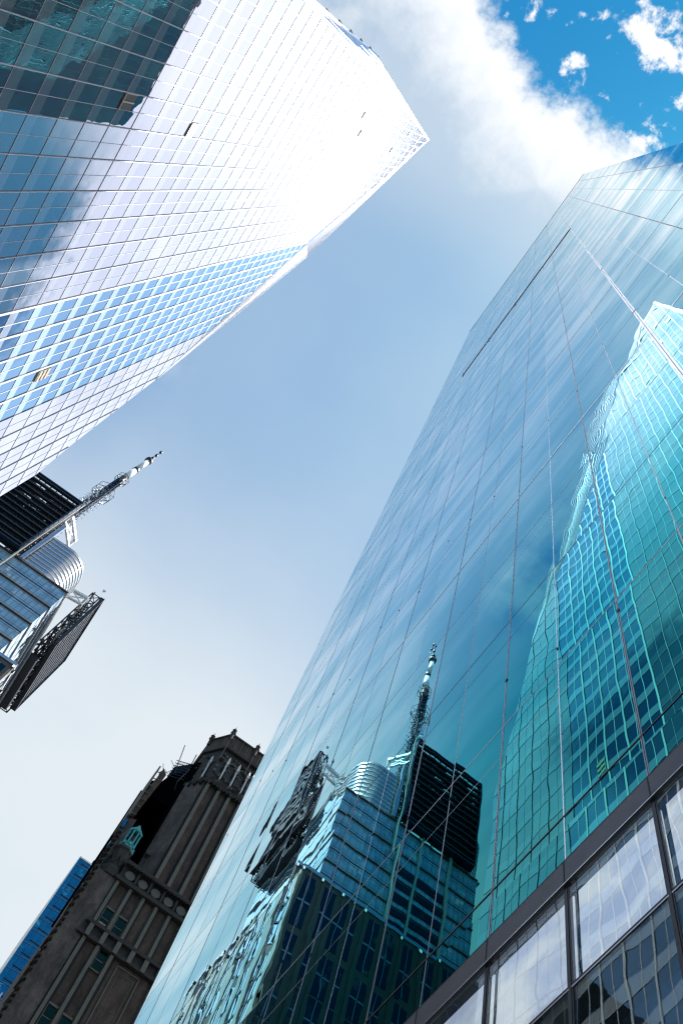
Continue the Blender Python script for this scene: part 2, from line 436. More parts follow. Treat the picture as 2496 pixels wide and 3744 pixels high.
# ================================================================== near mirror tower
XF = 4.9
tw = thing('glass_tower', (20, 10, GROUND), 'huge teal mirror glass tower on the right reflecting the antenna building and the white tower', 'skyscraper')
foot = [(XF, -6.1), (40, -6.1), (40, 34), (6.02, 34), (XF, 27.5)]
MB().prism(foot, 10.2, 190).build('glass_wall', M['mirror'], tw)
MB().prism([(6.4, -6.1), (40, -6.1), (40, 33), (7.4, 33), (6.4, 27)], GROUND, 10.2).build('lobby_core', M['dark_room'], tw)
ys = [-6.1 + 1.5 * k for k in range(1, 23)]
ys = [round(-4.68 + 1.515 * k, 3) for k in range(0, 22)]
for i, y in enumerate(ys):
    strong = i % 2 == 0
    wide = .125 if abs(y - 1.38) < .1 else (.044 if strong else .022)
    mb = MB()
    if strong:
        mb.box(XF - .0045, XF - .0005, y - wide / 2, y - .008, 10.45, 190).box(XF - .0045, XF - .0005, y + .008, y + wide / 2, 10.45, 190)
        mb.box(XF - .002, XF - .0006, y - .008, y + .008, 10.45, 190, 1)
    else:
        mb.box(XF - .0025, XF - .0005, y - wide / 2, y + wide / 2, 10.45, 190)
    for zj in (15.2, 33.6, 52, 70.5, 89, 120, 150):
        mb.box(XF - .014, XF - .001, y - wide * .6, y + wide * .6, zj + (i % 3) * 1.1, zj + .08 + (i % 3) * 1.1, 1)
    mb.build('mullion', [M['silver'] if abs(y - 1.38) < .1 or i % 4 == 3 else M['metal'], M['gasket']], tw)
zs = [15.7, 20.3, 24.9, 29.5, 34.5, 39.6, 44.7] + [44.7 + 4.25 * k for k in range(1, 35)]
for k, z in enumerate(zs):
    if z > 189: break
    heavy = abs(z - 29.5) < .1 or abs(z - 44.7) < .1 or abs(z - 61.7) < .1
    ww = .09 if heavy else (.03 if k < 3 else .022)
    mb = MB().box(XF - (.008 if heavy else .003), XF - .0004, -6.1, 27.5, z - ww / 2, z + ww / 2)
    mb.box(XF - .0016, XF - .0004, -6.1, 27.5, z - 1.0 - .007, z - 1.0 + .007)
    mb.build('transom', M['silver'] if heavy else (M['darkmetal'] if k % 2 else M['metal']), tw)
B(XF - .035, XF + .3, -6.12, 27.5, 10.0, 10.38).build('fascia_band', M['band'], tw)
mb = MB()
mb.box(XF - .040, XF - .0355, -6.13, 27.5, 9.985, 9.996)
mb.build('fascia_trim', M['silver'], tw)
B(XF - .03, XF + .25, -6.11, 27.5, 10.385, 10.42).build('gasket_line', M['gasket'], tw)
for y in ys: B(XF - .039, XF - .03, y - .01, y + .01, 9.998, 10.384).build('fascia_joint', M['gasket'], tw)
mb = MB().box(XF - .02, XF - .0007, 1.5, 19.4, 106.0, 106.7).box(XF - .02, XF - .0007, 1.5, 19.4, 107.3, 107.8)
for y in ys[4:17:3]: mb.box(XF - .09, XF - .001, y - .04, y + .04, 105.9, 107.9, 1)
mb.build('louvre_slot', [M['gasket'], M['metal']], tw)
B(XF - .03, XF - .0003, -6.1, 27.5, 189.6, 190.3).build('parapet_cap', M['greyline'], tw)
B(XF - .033, XF + .29, -6.1, 27.5, 9.97, 9.998).build('soffit_shade_strip', M['gasket'], tw)  # black strip added so the fascia underside reads as shaded
# transom seen at the reflecting storey base
B(XF - .008, XF - .0005, -6.1, 27.5, 11.335, 11.36).build('transom', M['darkmetal'], tw)
# lobby bays
for i, y in enumerate(ys):
    if y < -2 or y > 14: continue
    y0, y1 = y + .045, y + 1.515 - .045
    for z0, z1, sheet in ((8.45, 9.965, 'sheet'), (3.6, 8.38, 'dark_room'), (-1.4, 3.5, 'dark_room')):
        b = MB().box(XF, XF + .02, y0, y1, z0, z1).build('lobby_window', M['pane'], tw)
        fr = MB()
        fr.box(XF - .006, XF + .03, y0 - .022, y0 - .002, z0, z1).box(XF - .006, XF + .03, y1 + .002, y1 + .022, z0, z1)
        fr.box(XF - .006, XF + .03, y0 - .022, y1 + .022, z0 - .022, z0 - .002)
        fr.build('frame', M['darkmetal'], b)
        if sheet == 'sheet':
            B(XF + .13, XF + .15, y0, y1, z0, z1).build('inner_sheet', M['sheet'], b)  # added glowing sheet, no lamp of the lobby
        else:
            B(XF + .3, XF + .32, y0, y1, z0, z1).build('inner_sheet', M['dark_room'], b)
    B(XF - .012, XF + .06, y - .018, y + .018, GROUND, 9.92).build('lobby_mullion', M['darkmetal'], tw)
B(XF - .008, XF + .3, -6.1, 27.5, 8.39, 8.415).build('lobby_transom', M['metal'], tw)
B(XF - .02, XF + .3, -6.1, 27.5, 3.51, 3.56).build('lobby_transom', M['metal'], tw)

# ================================================================== faceted white tower
XB = -32.0
bt = thing('faceted_tower', (-52, 30, GROUND), 'tall faceted white glass tower at upper left with a blue glazed strip and sharp peak', 'skyscraper')
near = [(-5.5, GROUND), (-3.5, 60), (-1.4, 115.7), (.9, 182.8), (3.4, 230), (6.1, 276), (6.8, 288)]
far = [(6.8, 288), (34.4, 205.6), (50.3, 165), (56.3, 150), (62.0, 125), (64.5, 117), (66.5, 60), (68, GROUND)]


def interp(tab, z):
    tab = sorted(tab, key=lambda q: q[1])
    for (ya, za), (yb, zb) in zip(tab, tab[1:]):
        if za <= z <= zb: return ya + (yb - ya) * (z - za) / (zb - za)
    return tab[-1][0] if z > tab[-1][1] else tab[0][0]


ST0, ST1 = 34.4, 49.9      # clear strip, in metres along the street
def zmax(y):               # height of the face at y
    return interp([(z, yy) for yy, z in far] , y) if y > 6.8 else interp([(z, yy) for yy, z in near], y)


def slab(y0, y1, name, mt):
    ysamp = sorted({y0, y1} | {yy for yy, z in near + far if y0 < yy < y1})
    top = [(XB, y, zmax(y)) for y in ysamp]
    n_ = len(top)
    vs = [(XB, y0, GROUND)] + top + [(XB, y1, GROUND)]
    vs2 = [(XB - .3, y, z) for _, y, z in vs]
    m = len(vs)
    fs = [tuple(range(m)), tuple(range(2 * m - 1, m - 1, -1))] + [(i, m + i, m + (i + 1) % m, (i + 1) % m) for i in range(m)]
    return MB().add(vs + vs2, fs).build(name, mt, bt)


def zmax2(y):
    if y <= 6.8:
        return interp2(near, y)
    return interp2(far, y)


def interp2(tab, y):
    tab = sorted(tab)
    for (ya, za), (yb, zb) in zip(tab, tab[1:]):
        if ya <= y <= yb: return za + (zb - za) * (y - ya) / max(yb - ya, 1e-6)
    return tab[0][1] if y < tab[0][0] else tab[-1][1]


zmax = zmax2
slab(-5.5, ST0, 'glass_wall', M['frit'])
slab(ST0, ST1, 'glass_strip', M['clearstrip'])
slab(ST1, 68, 'glass_wall', M['frit'])

# far facet: a strip of panes leaning back from the street face
A3 = Vector((XB, 6.8, 288)); E3 = Vector((XB, 56.3, 150)); S3 = Vector((-35.84, 43.2, 242.8))
nrm = (E3 - A3).cross(S3 - A3)
def onplane(y, z):
    d_ = Vector((-32, y, z)); return d_ * (A3.dot(nrm) / d_.dot(nrm))
sil = [A3] + [onplane(*q) for q in ((29.5, 237.2), (38.6, 216.8), (47.3, 185.2), (50.5, 172.1))] + [E3]
edg = [A3, Vector((XB, 20, 249)), Vector((XB, 34.4, 205.6)), Vector((XB, 44, 181)), Vector((XB, 50.3, 165)), E3]
mb = MB(); vs = []
for a, b in zip(edg, sil): vs += [a, b]
mb.add(vs, [(2 * i, 2 * i + 1, 2 * i + 3, 2 * i + 2) for i in range(5)]).build('corner_facet', M['fritlow'], bt)
mb = MB()
for k in range(1, 12):
    f = k / 12
    for i in range(5):
        mb.bar(edg[i].lerp(sil[i], f) + Vector((.02, .02, 0)), edg[i + 1].lerp(sil[i + 1], f) + Vector((.02, .02, 0)), .07)
mb.build('facet_rail', M['greyline'], bt)
outer = list(sil[:-1]) + [Vector((XB, y, z)) for y, z in far[3:]]
mb = MB()
vs = [tuple(q) for q in outer] + [(-75, q.y, q.z) for q in outer]
m = len(outer)
mb.add(vs, [(i, i + 1, m + i + 1, m + i) for i in range(m - 1)])
# near facet and its closing side
nsil = [Vector((-38, -7, GROUND)), Vector((-37.6, -4.6, 60)), Vector((-36.8, -2.5, 137.6)), Vector((-36.8, -2.3, 188)), Vector((-35.2, 1.4, 232)), Vector((-33.3, 4.9, 271)), Vector((-32.2, 6.5, 289))]
nedg = [Vector((XB, y, z)) for y, z in near]
m2 = len(nsil)
mb.add([tuple(q) for q in nsil] + [(-75, q.y, q.z) for q in nsil], [(i, m2 + i, m2 + i + 1, i + 1) for i in range(m2 - 1)])
mb.add([(-75, q.y, q.z) for q in nsil] + [(-75, q.y, q.z) for q in reversed(outer)], [tuple(range(m + m2))])
mb.build('rear_wall', M['fritlow'], bt)
mb = MB(); vs = []
for a, b in zip(nedg, nsil): vs += [a, b]
mb.add(vs, [(2 * i, 2 * i + 2, 2 * i + 3, 2 * i + 1) for i in range(m2 - 1)]).build('edge_facet', M['edge'], bt)
# layered fins along the leaning near edge
for f, r_, mt in ((.0, .22, 'whitemetal'), (.14, .10, 'greyline'), (.3, .22, 'whitemetal'), (.42, .10, 'greyline'), (.62, .2, 'whitemetal'), (.8, .08, 'greyline')):
    mb = MB()
    for i in range(m2 - 1):
        o_ = Vector((.12, -.1, 0))
        mb.bar(nedg[i].lerp(nsil[i], f) + o_, nedg[i + 1].lerp(nsil[i + 1], f) + o_, r_)
    mb.build('edge_fin', M[mt], bt)
mb = MB()
z = 60.3
while z < 286:
    def at(tab, z):
        for a, b in zip(tab, tab[1:]):
            if a.z <= z <= b.z: return a.lerp(b, (z - a.z) / (b.z - a.z))
        return tab[-1]
    a = at(nedg, z); b = at(nsil, z)
    mb.bar(a, b + (b - a) * .04, .3, .14)
    z += 9.4
mb.build('storey_ledge', M['whitemetal'], bt)

# storey rails and mullions
k = 0
z = 3.9
while z < 284:
    y0, y1 = interp(near, z), interp(far, z)
    mb = MB()
    segs = [(y0, min(y1, ST0), 0), (max(y0, ST0), min(y1, ST1), 1), (max(y0, ST1), y1, 0)]
    for a, b, mi in segs:
        if b - a > .2: mb.box(XB, XB + .04, a + .03, b - .03, z - .02, z + .02, mi)
    mb.build('storey_rail', [M['paleline'], M['whitemetal']], bt)
    z += 4.7; k += 1
for k in range(-1, 21):
    y = .1 + 3.1 * k
    zt = zmax(y) - .5
    strip = ST0 - .6 < y < ST1 - .6
    MB().box(XB, XB + (.10 if not strip else .09), y - (.03 if not strip else .12), y + (.03 if not strip else .12), GROUND, zt).build('mullion', M['whitemetal'] if strip else M['paleline'], bt)
    y2 = y + 1.55
    strip = ST0 < y2 < ST1
    MB().box(XB, XB + .03, y2 - (.016 if not strip else .045), y2 + (.016 if not strip else .045), GROUND, zmax(y2) - .5).build('glazing_bar', M['whitemetal'] if strip else M['paleline'], bt)
mb = MB()
for i in range(4):        # screen wall panels under the peak
    zz = 268 - i * 9.4
    y1 = interp(far, zz)
    B(XB + .02, XB + .14, y1 - 7.5, y1 - .3, zz, zz + .3).build('crown_rail', M['whitemetal'], bt)
# vents and windows standing open
for y, z, wd, ht, lab in ((13.3, 85.0, 1.45, 2.4, None), (14.8, 103.7, 1.45, 2.0, None), (7.0, 185, 1.3, 2.6, None), (10.2, 191.9, 1.3, 3.6, None),
                          (11.8, 239.1, 1.3, 4.0, None), (7.0, 249.8, 1.2, 4.0, None), (44.5, 99.6, 1.35, 2.9, None)):
    w_ = MB().box(XB + .005, XB + .06, y - wd / 2, y + wd / 2, z - ht / 2, z + ht / 2).build('open_window', M['gasket'], bt)
    MB().box(XB + .06, XB + .12, y - .05, y + .05, z - ht / 2, z + ht / 2).box(XB + .06, XB + .14, y - wd / 2, y + wd / 2, z - ht / 2 - .1, z - ht / 2).box(XB + .06, XB + .14, y - wd / 2 - .06, y - wd / 2, z - ht / 2, z + ht / 2).build('sash', M['beige'], w_)
    if y > 40:
        mb = MB()
        for q in range(3): mb.box(XB + .07, XB + .16, y - wd / 2, y + wd / 2, z - ht / 2 + .25 + q * .9, z - ht / 2 + .75 + q * .9)
        mb.build('blind', M['blind'], w_)

# ================================================================== antenna tower
at_ = thing('antenna_tower', (-55, 155, GROUND), 'glass tower at left edge with rounded metal drum, black sign frames and tall mast', 'skyscraper')
XC, YC = -36.6, 137.0
B(-76, XC, YC, 178, 173, 209.0).build('glass_block', M['fourglass'], at_)
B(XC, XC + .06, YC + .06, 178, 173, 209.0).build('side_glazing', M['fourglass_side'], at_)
for k, z in enumerate([209.3, 204.7, 200.0, 195.3, 190.6, 186.1, 181.6, 177.0]):
    thick = k % 2 == 0
    h = .45 if thick else .16
    mb = MB().box(-76, XC + (.3 if thick else .15), YC - (.3 if thick else .12), YC - .02, z - h, z + .05)
    if thick: mb.box(-51.3, XC + .34, YC - .36, YC - .3, z - .1, z + .08, 1)
    mb.box(XC + .07, XC + (.3 if thick else .12), YC - .02, 178, z - h * .35, z + .02, 1)
    mb.build('storey_band', [M['brown'], M['beige']], at_)
mb = MB()
x = XC - 1.3; k = 0
while x > -76:
    t_ = .10 if k % 2 else .045
    mb.box(x - t_ / 2, x + t_ / 2, YC - .08, YC - .005, 173, 209); x -= 1.3; k += 1
for z in [q + .9 for q in (204.7, 200.0, 195.3, 190.6, 186.1, 181.6, 177.0)] + [q + 3.6 for q in (204.7, 200.0, 195.3, 190.6, 186.1, 181.6)]:
    mb.box(-76, XC, YC - .05, YC - .004, z, z + .06)
mb.build('glazing_grid', M['greyline'], at_)
# roof deck, posts
B(-77, XC - .3, YC + .3, 178, 209.05, 209.6).build('roof_deck', M['roof'], at_)
B(-51.8, -51.55, 134.8, 135.2, 173, 246.8).build('corner_post', M['beige'], at_)
B(-50.8, -49.9, 136.0, 136.9, 209, 233).build('corner_post', M['drum'], at_)
# black window bands of the recessed centre
for xa, xb in ((-58.3, -52.3), (-67.4, -59.2)):
    for q in range(8):
        zt = 204.7 - 4.55 * q - 9.0
        if zt < 175: break
        B(xa, xb, YC - .25, YC - .03, zt - 2.7, zt).build('window_band', M['blackglass'], at_)
for x in (-58.75, -67.9, -52.2):
    B(x - .35, x + .35, YC - .5, YC - .31, 173, 211).build('pier', M['beige'], at_)


def drum(cx, cy, r, z0, z1, ang0, ang1, ext0, ext1):
    pts = [ext0]
    for i in range(25):
        a = R(ang0 + (ang1 - ang0) * i / 24); pts.append((cx + r * math.cos(a), cy + r * math.sin(a)))
    pts.append(ext1)
    root = MB().prism(pts + [(cx - 6 * (1 if ext1[0] < cx + 20 else 1), cy + 4)], z0, z1).build('drum', M['drum'], at_)
    z = z0 + 1.2
    while z < z1:
        mb = MB()
        for (xa, ya), (xb, yb) in zip(pts, pts[1:]):
            mb.bar((xa, ya, z), (xb, yb, z), .30, .22)
        mb.build('drum_rail', M['whitemetal'], root)
        z += 1.75
    return root


drum(-44.6, 143.3, 6.0, 209.6, 227.5, -92, 6, (-51.3, 137.4), (-38.6, 147.5))
drum(-72.0, 143.3, 6.0, 209.6, 227.5, -88, -188, (-66, 137.4), (-78, 148))
mb = MB().box(-44, -38.8, 150.5, 163, 209.6, 224.5); mb.build('plant_screen', M['drum'], at_)
mb = MB()
for q in range(8): mb.box(-44.2, -38.5, 150.2, 163, 210.6 + q * 1.75, 210.85 + q * 1.75)
mb.build('screen_rail', M['whitemetal'], at_)


def truss(mb, a, b, depth, n_, w_, up=(0, 0, 1), side=None):
    a = Vector(a); b = Vector(b); u = Vector(up) * depth
    mb.bar(a, b, w_); mb.bar(a + u, b + u, w_)
    for i in range(n_):
        p = a.lerp(b, i / n_); q = a.lerp(b, (i + 1) / n_)
        mb.bar(p, p + u, w_ * .6); mb.bar(p, q + u, w_ * .5); mb.bar(p + u, q, w_ * .5)
    mb.bar(b, b + u, w_ * .6)


# white outrigger frames between the drum and the signs
for pts in (((-51.4, 136, 239), (-47.3, 141.6, 239), (-50, 147, 239)), ((-41, 154.8, 239), (-36.0, 154.2, 239), (-36.4, 162, 239))):
    mb = MB()
    for a, b in zip(pts, pts[1:]):
        mb.bar(a, b, .8, .9); mb.bar(Vector(a) - Vector((0, 0, 4.2)), Vector(b) - Vector((0, 0, 4.2)), .6, .6)
        a2, b2 = Vector(a) - Vector((0, 0, 4.2)), Vector(b) - Vector((0, 0, 4.2))
        mb.bar(a2, b, .3); mb.bar(a, b2, .3); mb.bar(a, a2, .3); mb.bar(b, b2, .4)
    mb.build('outrigger_frame', M['whitemetal'], at_)

# sign frame facing the street corner
s1 = MB().box(-73, -52.2, 136.6, 136.9, 211, 230)
for q in range(6):
    for r_ in range(12):
        if (q in (2, 3, 4) and 1 < r_ < 11 and (q + r_) % 3 == 0) or (random.random() < .12): continue
        s1.box(-73 + q * 3.467 + .1, -73 + (q + 1) * 3.467 - .1, 136.6, 136.9, 230 + r_ * 1.35 + .08, 230 + (r_ + 1) * 1.35 - .02)
s1 = s1.build('sign_frame', M['navy'], at_)
mb = MB()
for q in range(13):
    z = 212 + q * 2.75
    mb.box(-73, -52.2, 134.8, 135.5, z, z + .55)
    mb.box(-73, -52.2, 135.9, 136.3, z + 1.2, z + 1.5)
mb.build('louvre', M['navy'], s1)
mb = MB()
for q in range(12):
    x = -72.8 + q * 1.85
    mb.box(x - .12, x + .12, 135.55, 135.85, 211, 246.4)
mb.build('sign_rib', M['navy'], s1)
mb = MB()
for q in range(6):
    for zz in range(6):
        if (q + zz) % 2: continue
        mb.box(-72.5 + q * 3.4, -69.4 + q * 3.4, 138.4, 138.6, 228 + zz * 3.1, 230.6 + zz * 3.1)
for q in range(7):
    x = -73 + q * 3.46
    truss(mb, (x, 137.2, 211.5), (x, 137.2, 246), 2.2, 9, .28, (0, 1, 0))
for z in (227.2, 236, 245.6): truss(mb, (-73, 139.2, z), (-52.4, 139.2, z), 1.0, 10, .2)
mb.build('back_truss', M['louvre'], s1)
mb = MB().box(-73.3, -52.1, 134.7, 135.9, 246.1, 246.7).box(-52.6, -52.2, 134.6, 136.9, 211, 246.1).box(-73.4, -73, 134.7, 136.9, 211, 246.1).box(-73.3, -52.2, 134.7, 137, 210.5, 211)
mb.build('sign_edge', M['louvre'], s1)

# sign frame over the side street
s2 = B(-33.75, -33.45, 156.2, 180, 216.4, 245.4).build('sign_frame', M['navy'], at_)
mb = MB()
for q in range(10):
    z = 217.6 + q * 2.9
    mb.box(-33.448, -33.25, 156, 180.2, z, z + .17)
mb.build('louvre', M['ribline'], s2)
mb = MB().box(-33.9, -32.95, 155.8, 156.2, 216, 245.9).box(-33.9, -32.95, 180.1, 180.4, 216, 245.9).box(-34.2, -32.95, 155.8, 180.4, 215.7, 216.3).box(-34.2, -32.95, 155.8, 180.4, 245.5, 246)
mb.build('sign_edge', M['navy'], s2)
mb = MB()
for q in range(8):
    y = 155.8 + q * 3.5
    truss(mb, (-34.3, y, 213.5), (-34.3, y, 245.3), 0, 1, .3)
    truss(mb, (-34.3, y, 213.5), (-34.3, y, 245.3), 2.4, 8, .34, (-1, 0, 0))
for z in (213.5, 221, 229, 237, 245): truss(mb, (-36.4, 155.8, z), (-36.4, 180.3, z), 1.3, 9, .3)
for z in (215.9, 219): truss(mb, (-34.5, 152.5, z), (-34.5, 180.3, z), 2.0, 9, .32)
for q in range(6): mb.bar((-38.5, 158 + q * 4, 212), (-34.3, 157.5 + q * 4.2, 218), .4)
mb.build('back_truss', M['navy'], s2)
B(-38.8, -34.5, 160, 178, 211.2, 213.2).build('gangway', M['navy'], at_)
mb = MB().tube((-34.6, 154.6, 245.8), (-34.6, 154.6, 247.4), .08).tube((-34.9, 154.6, 247.4), (-34.2, 154.6, 247.7), .45, .3)
for q in range(4): mb.bar((-33.3, 156 + q * 1.2, 246), (-33.3, 156 + q * 1.2, 247.2), .05)
mb.bar((-33.3, 156, 247.2), (-33.3, 159.6, 247.2), .05)
mb.build('roof_aerial', M['drum'], at_)

# antenna mast
AX, AY = -58.0, 152.0
mast = MB()
for z in range(210, 276, 4):
    pass
def lat(mb, z0, z1, r0, r1, n_, w_):
    def c_(z, i):
        f = (z - z0) / (z1 - z0); r = r0 + (r1 - r0) * f
        a = math.pi / 4 + i * math.pi / 2; return Vector((AX + r * math.cos(a), AY + r * math.sin(a), z))
    for i in range(4): mb.bar(c_(z0, i), c_(z1, i), w_)
    for k in range(n_):
        za = z0 + (z1 - z0) * k / n_; zb = z0 + (z1 - z0) * (k + 1) / n_
        for i in range(4):
            mb.bar(c_(za, i), c_(za, i + 1), w_ * .6); mb.bar(c_(za, i), c_(zb, i + 1), w_ * .6); mb.bar(c_(zb, i), c_(za, i + 1), w_ * .6)
lat(mast, 209.6, 262, 3.6, 1.9, 14, .5)
lat(mast, 262, 305, 1.7, 1.0, 18, .36)
mast = mast.build('antenna_mast', M['louvre'], at_)
MB().tube((AX, AY, 255), (AX, AY, 305), .85, .6, 8).build('mast_core', M['navy'], mast)
mb = MB()
for k in range(46):
    z = 250 + k * .92
    for i in range(8):
        a = i * math.pi / 4 + (k % 3) * .2; r = 1.9 + random.random() * 1.0
        p = Vector((AX + r * math.cos(a), AY + r * math.sin(a), z + random.random() * .4)); q = Vector((AX + 1.1 * math.cos(a), AY + 1.1 * math.sin(a), z))
        mb.bar(q, p, .07); mb.bar(p - Vector((0, 0, .4)), p + Vector((0, 0, .4)), .11)
mb.build('dipole_array', M['drum'], mast)
mb = MB()
for k in range(30):
    z = 246 + k * 1.5; a = 1.2 + random.random() * 1.6
    mb.box(AX + 1.4 * math.cos(-a) - .3, AX + 1.4 * math.cos(-a) + .3, AY - 1.6 * math.sin(a) - .3, AY - 1.6 * math.sin(a) + .3, z, z + .8)
mb.build('antenna_panel', M['offwhite'], mast)
def cage(z, r, h, flare):
    mb = MB(); n_ = 8
    for zz, rr in ((z, r), (z + h, r), (z - flare, .9)):
        if zz < z: continue
        for i in range(n_):
            a = 2 * math.pi * i / n_; b = 2 * math.pi * (i + 1) / n_
            mb.bar((AX + rr * math.cos(a), AY + rr * math.sin(a), zz), (AX + rr * math.cos(b), AY + rr * math.sin(b), zz), .14)
    for i in range(n_):
        a = 2 * math.pi * i / n_; c_, s_ = math.cos(a), math.sin(a)
        mb.bar((AX + r * c_, AY + r * s_, z), (AX + r * c_, AY + r * s_, z + h), .13)
        mb.bar((AX + .6 * c_, AY + .6 * s_, z - flare), (AX + r * c_, AY + r * s_, z), .14)
        mb.bar((AX + .6 * c_, AY + .6 * s_, z + h), (AX + r * c_, AY + r * s_, z + h), .1)
        mb.bar((AX + r * .6 * c_, AY + r * .6 * s_, z - flare * .4), (AX + r * .6 * math.cos(a + .785), AY + r * .6 * math.sin(a + .785), z - flare * .4), .1)
    mb.build('ring_cage', M['louvre'], mast)
cage(289.5, 3.4, 3.4, 4.5); cage(305.5, 2.2, 2.6, 2.2)
MB().tube((AX, AY, 303), (AX, AY, 308.5), 1.0, 1.1, 10).build('mast_collar', M['navy'], mast)
mb = MB()
for k in range(9): mb.box(AX + .6, AX + 1.3, AY - .3, AY + .3, 293 + k * 1.2, 293.6 + k * 1.2).box(AX - 1.3, AX - .6, AY - .3, AY + .3, 293 + k * 1.2, 293.6 + k * 1.2)
mb.build('antenna_panel', M['navy'], mast)
MB().tube((AX, AY, 308.5), (AX, AY, 318.2), 1.05, 1.0, 20).build('radome', M['offwhite'], mast, True)
MB().tube((AX, AY, 318.2), (AX, AY, 320.4), 1.15, 1.05, 20).build('radome_joint', M['louvre'], mast, True)
MB().tube((AX, AY, 320.4), (AX, AY, 330.4), .95, .9, 20).build('radome', M['offwhite'], mast, True)
MB().lathe(AX, AY, [(.9, 330.2), (1.35, 330.8), (1.4, 332.4), (.9, 333.2), (.3, 333.4)], 16).build('beacon_housing', M['navy'], mast, True)
mb = MB()
for i in range(3):
    a = 2.1 * i; mb.bar((AX + .3 * math.cos(a), AY + .3 * math.sin(a), 333), (AX + .2 * math.cos(a), AY + .2 * math.sin(a), 344.6), .09)
for z in (335.5, 339.3, 343.9): mb.tube((AX, AY, z), (AX, AY, z + .9), .55, .5, 8)
mb.build('mast_tip', M['louvre'], mast)

# stone podium of the antenna tower
XS, YS = -31.5, 135.0
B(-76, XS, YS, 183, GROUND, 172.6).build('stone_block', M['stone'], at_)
B(-76.3, XS + .3, YS - .3, 183.3, 172.6, 173.6).build('cornice', M['drum'], at_)
for r_ in range(5):
    z0 = 144.2 - 10.8 * r_ + 0
    for q in range(8):
        x1 = -32.6 - q * 5.1
        wd = MB().box(x1 - 2.9, x1, YS - .06, YS - .01, z0, z0 + 10.2 if r_ else z0 + 10.2).build('window', M['blackglass'], at_)
        MB().box(x1 - 1.5, x1 - 1.35, YS - .14, YS - .07, z0, z0 + 10.2).box(x1 - 2.9, x1, YS - .14, YS - .07, z0 + 4.9, z0 + 5.3).build('frame', M['greyline'], wd)
for q in range(8):
    x1 = -32.6 - q * 5.1
    wd = B(x1 - 2.9, x1, YS - .06, YS - .01, 156.4, 171.2).build('window', M['blackglass'], at_)
    for zz in (160, 163.6, 167.3): pass
    MB().box(x1 - 1.5, x1 - 1.35, YS - .14, YS - .07, 156.4, 171.2).box(x1 - 2.9, x1, YS - .14, YS - .07, 163.4, 163.9).build('frame', M['greyline'], wd)
    l_ = B(x1 + .9, x1 + 1.5, YS - .75, YS - .31, 171.6, 172.2).build('floodlight', M['navy'], at_)
    B(x1 + .95, x1 + 1.45, YS - .8, YS - .751, 171.3, 172.1).build('lens', M['lamp'], l_)
for q in range(9):
    x1 = -31.6 - q * 5.1
    B(x1 - .9, x1 + .0, YS - .45, YS - .0, 60, 171).build('pilaster', M['stone'], at_)
for q in range(9): B(XS - .2, XS + .25, YS + .0 + q * 5.9 - .9 * (q > 0), YS + 1.5 + q * 5.9, 60, 172).build('pier', M['stone_sunlit'], at_)
for q in range(8):
    y0 = YS + 1.6 + q * 5.9
    for z0, z1 in ((90, 108), (111, 129), (132, 150), (153, 171)):
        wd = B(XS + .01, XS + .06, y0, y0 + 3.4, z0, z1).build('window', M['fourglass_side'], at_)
        MB().box(XS + .07, XS + .14, y0 + 1.6, y0 + 1.75, z0, z1).box(XS + .07, XS + .14, y0, y0 + 3.4, z0 + 5.9, z0 + 6.4).box(XS + .07, XS + .14, y0, y0 + 3.4, z0 + 11.7, z0 + 12.2).build('frame', M['navy'], wd)
    l_ = B(XS + .31, XS + .75, y0 - 1.2, y0 - .6, 171.6, 172.2).build('floodlight', M['navy'], at_)
    B(XS + .751, XS + .8, y0 - 1.15, y0 - .65, 171.3, 172.1).build('lens', M['lamp'], l_)

# ================================================================== dark brick tower
bk = thing('brick_tower', (14, 112, GROUND), 'old dark brick tower with stone ribs, ornate crown and deep shaded light court', 'tower')
YB = 100.0
MB().prism([(9.0, 103.0), (11.5, YB), (27, YB), (27, 124), (9.0, 124)], 104, 132.4).build('shaft', M['brick'], bk)
MB().prism([(8.985, 103.0), (11.49, YB - .012), (11.35, YB - .02), (8.98, 102.8)], 106, 132.0).build('chamfer_face', M['brickpale'], bk)
# ribs on the upper shaft
for x in (11.75, 13.75, 15.7, 17.7, 19.7):
    rb = B(x - .26, x + .26, YB - .45, YB - .003, 106.6, 131.8).build('rib', M['trimstone'], bk)
    B(x - .62, x - .27, YB - .06, YB - .002, 106.6, 131.8).build('rib_shadow', M['shadowline'], rb)  # dark strip drawn as the rib's side shadow
# crown
oct_ = [(8.75, 103.2), (11.2, YB - .4), (17.6, YB - .4), (27.2, YB - .4), (27.2, 124), (8.75, 124)]
MB().prism([(9.05, 103.3), (11.5, YB + .05), (27, YB + .05), (27, 124), (9.05, 124)], 132.4, 141.5).build('crown', M['trimdark'], bk)
mb = MB()
for x in (11.9, 13.9, 15.9, 17.9):       # arched windows
    pts = [(x - .55 + 1.1 * i / 8, 135.5 + 2.6 + .55 * math.sin(math.pi * i / 8)) for i in range(9)]
    vs = [(x - .55, YB - .05, 134.6)] + [(a, YB - .05, b) for a, b in pts] + [(x + .55, YB - .05, 134.6)]
    n0 = len(vs); vs += [(a, YB + .02, b) for a, _, b in vs]
    w_ = MB().add(vs, [tuple(range(n0)), tuple(range(2 * n0 - 1, n0 - 1, -1))] + [(i, n0 + i, n0 + (i + 1) % n0, (i + 1) % n0) for i in range(n0)])
    wo = w_.build('arched_window', M['gasket'], bk)
    am = MB()
    for i in range(12):
        t_ = math.pi * i / 12; t2 = math.pi * (i + 1) / 12
        am.bar((x - .75 * math.cos(t_), YB - .18, 138.1 + .75 * math.sin(t_)), (x - .75 * math.cos(t2), YB - .18, 138.1 + .75 * math.sin(t2)), .22)
    am.build('arch_moulding', M['trimstone'], wo)
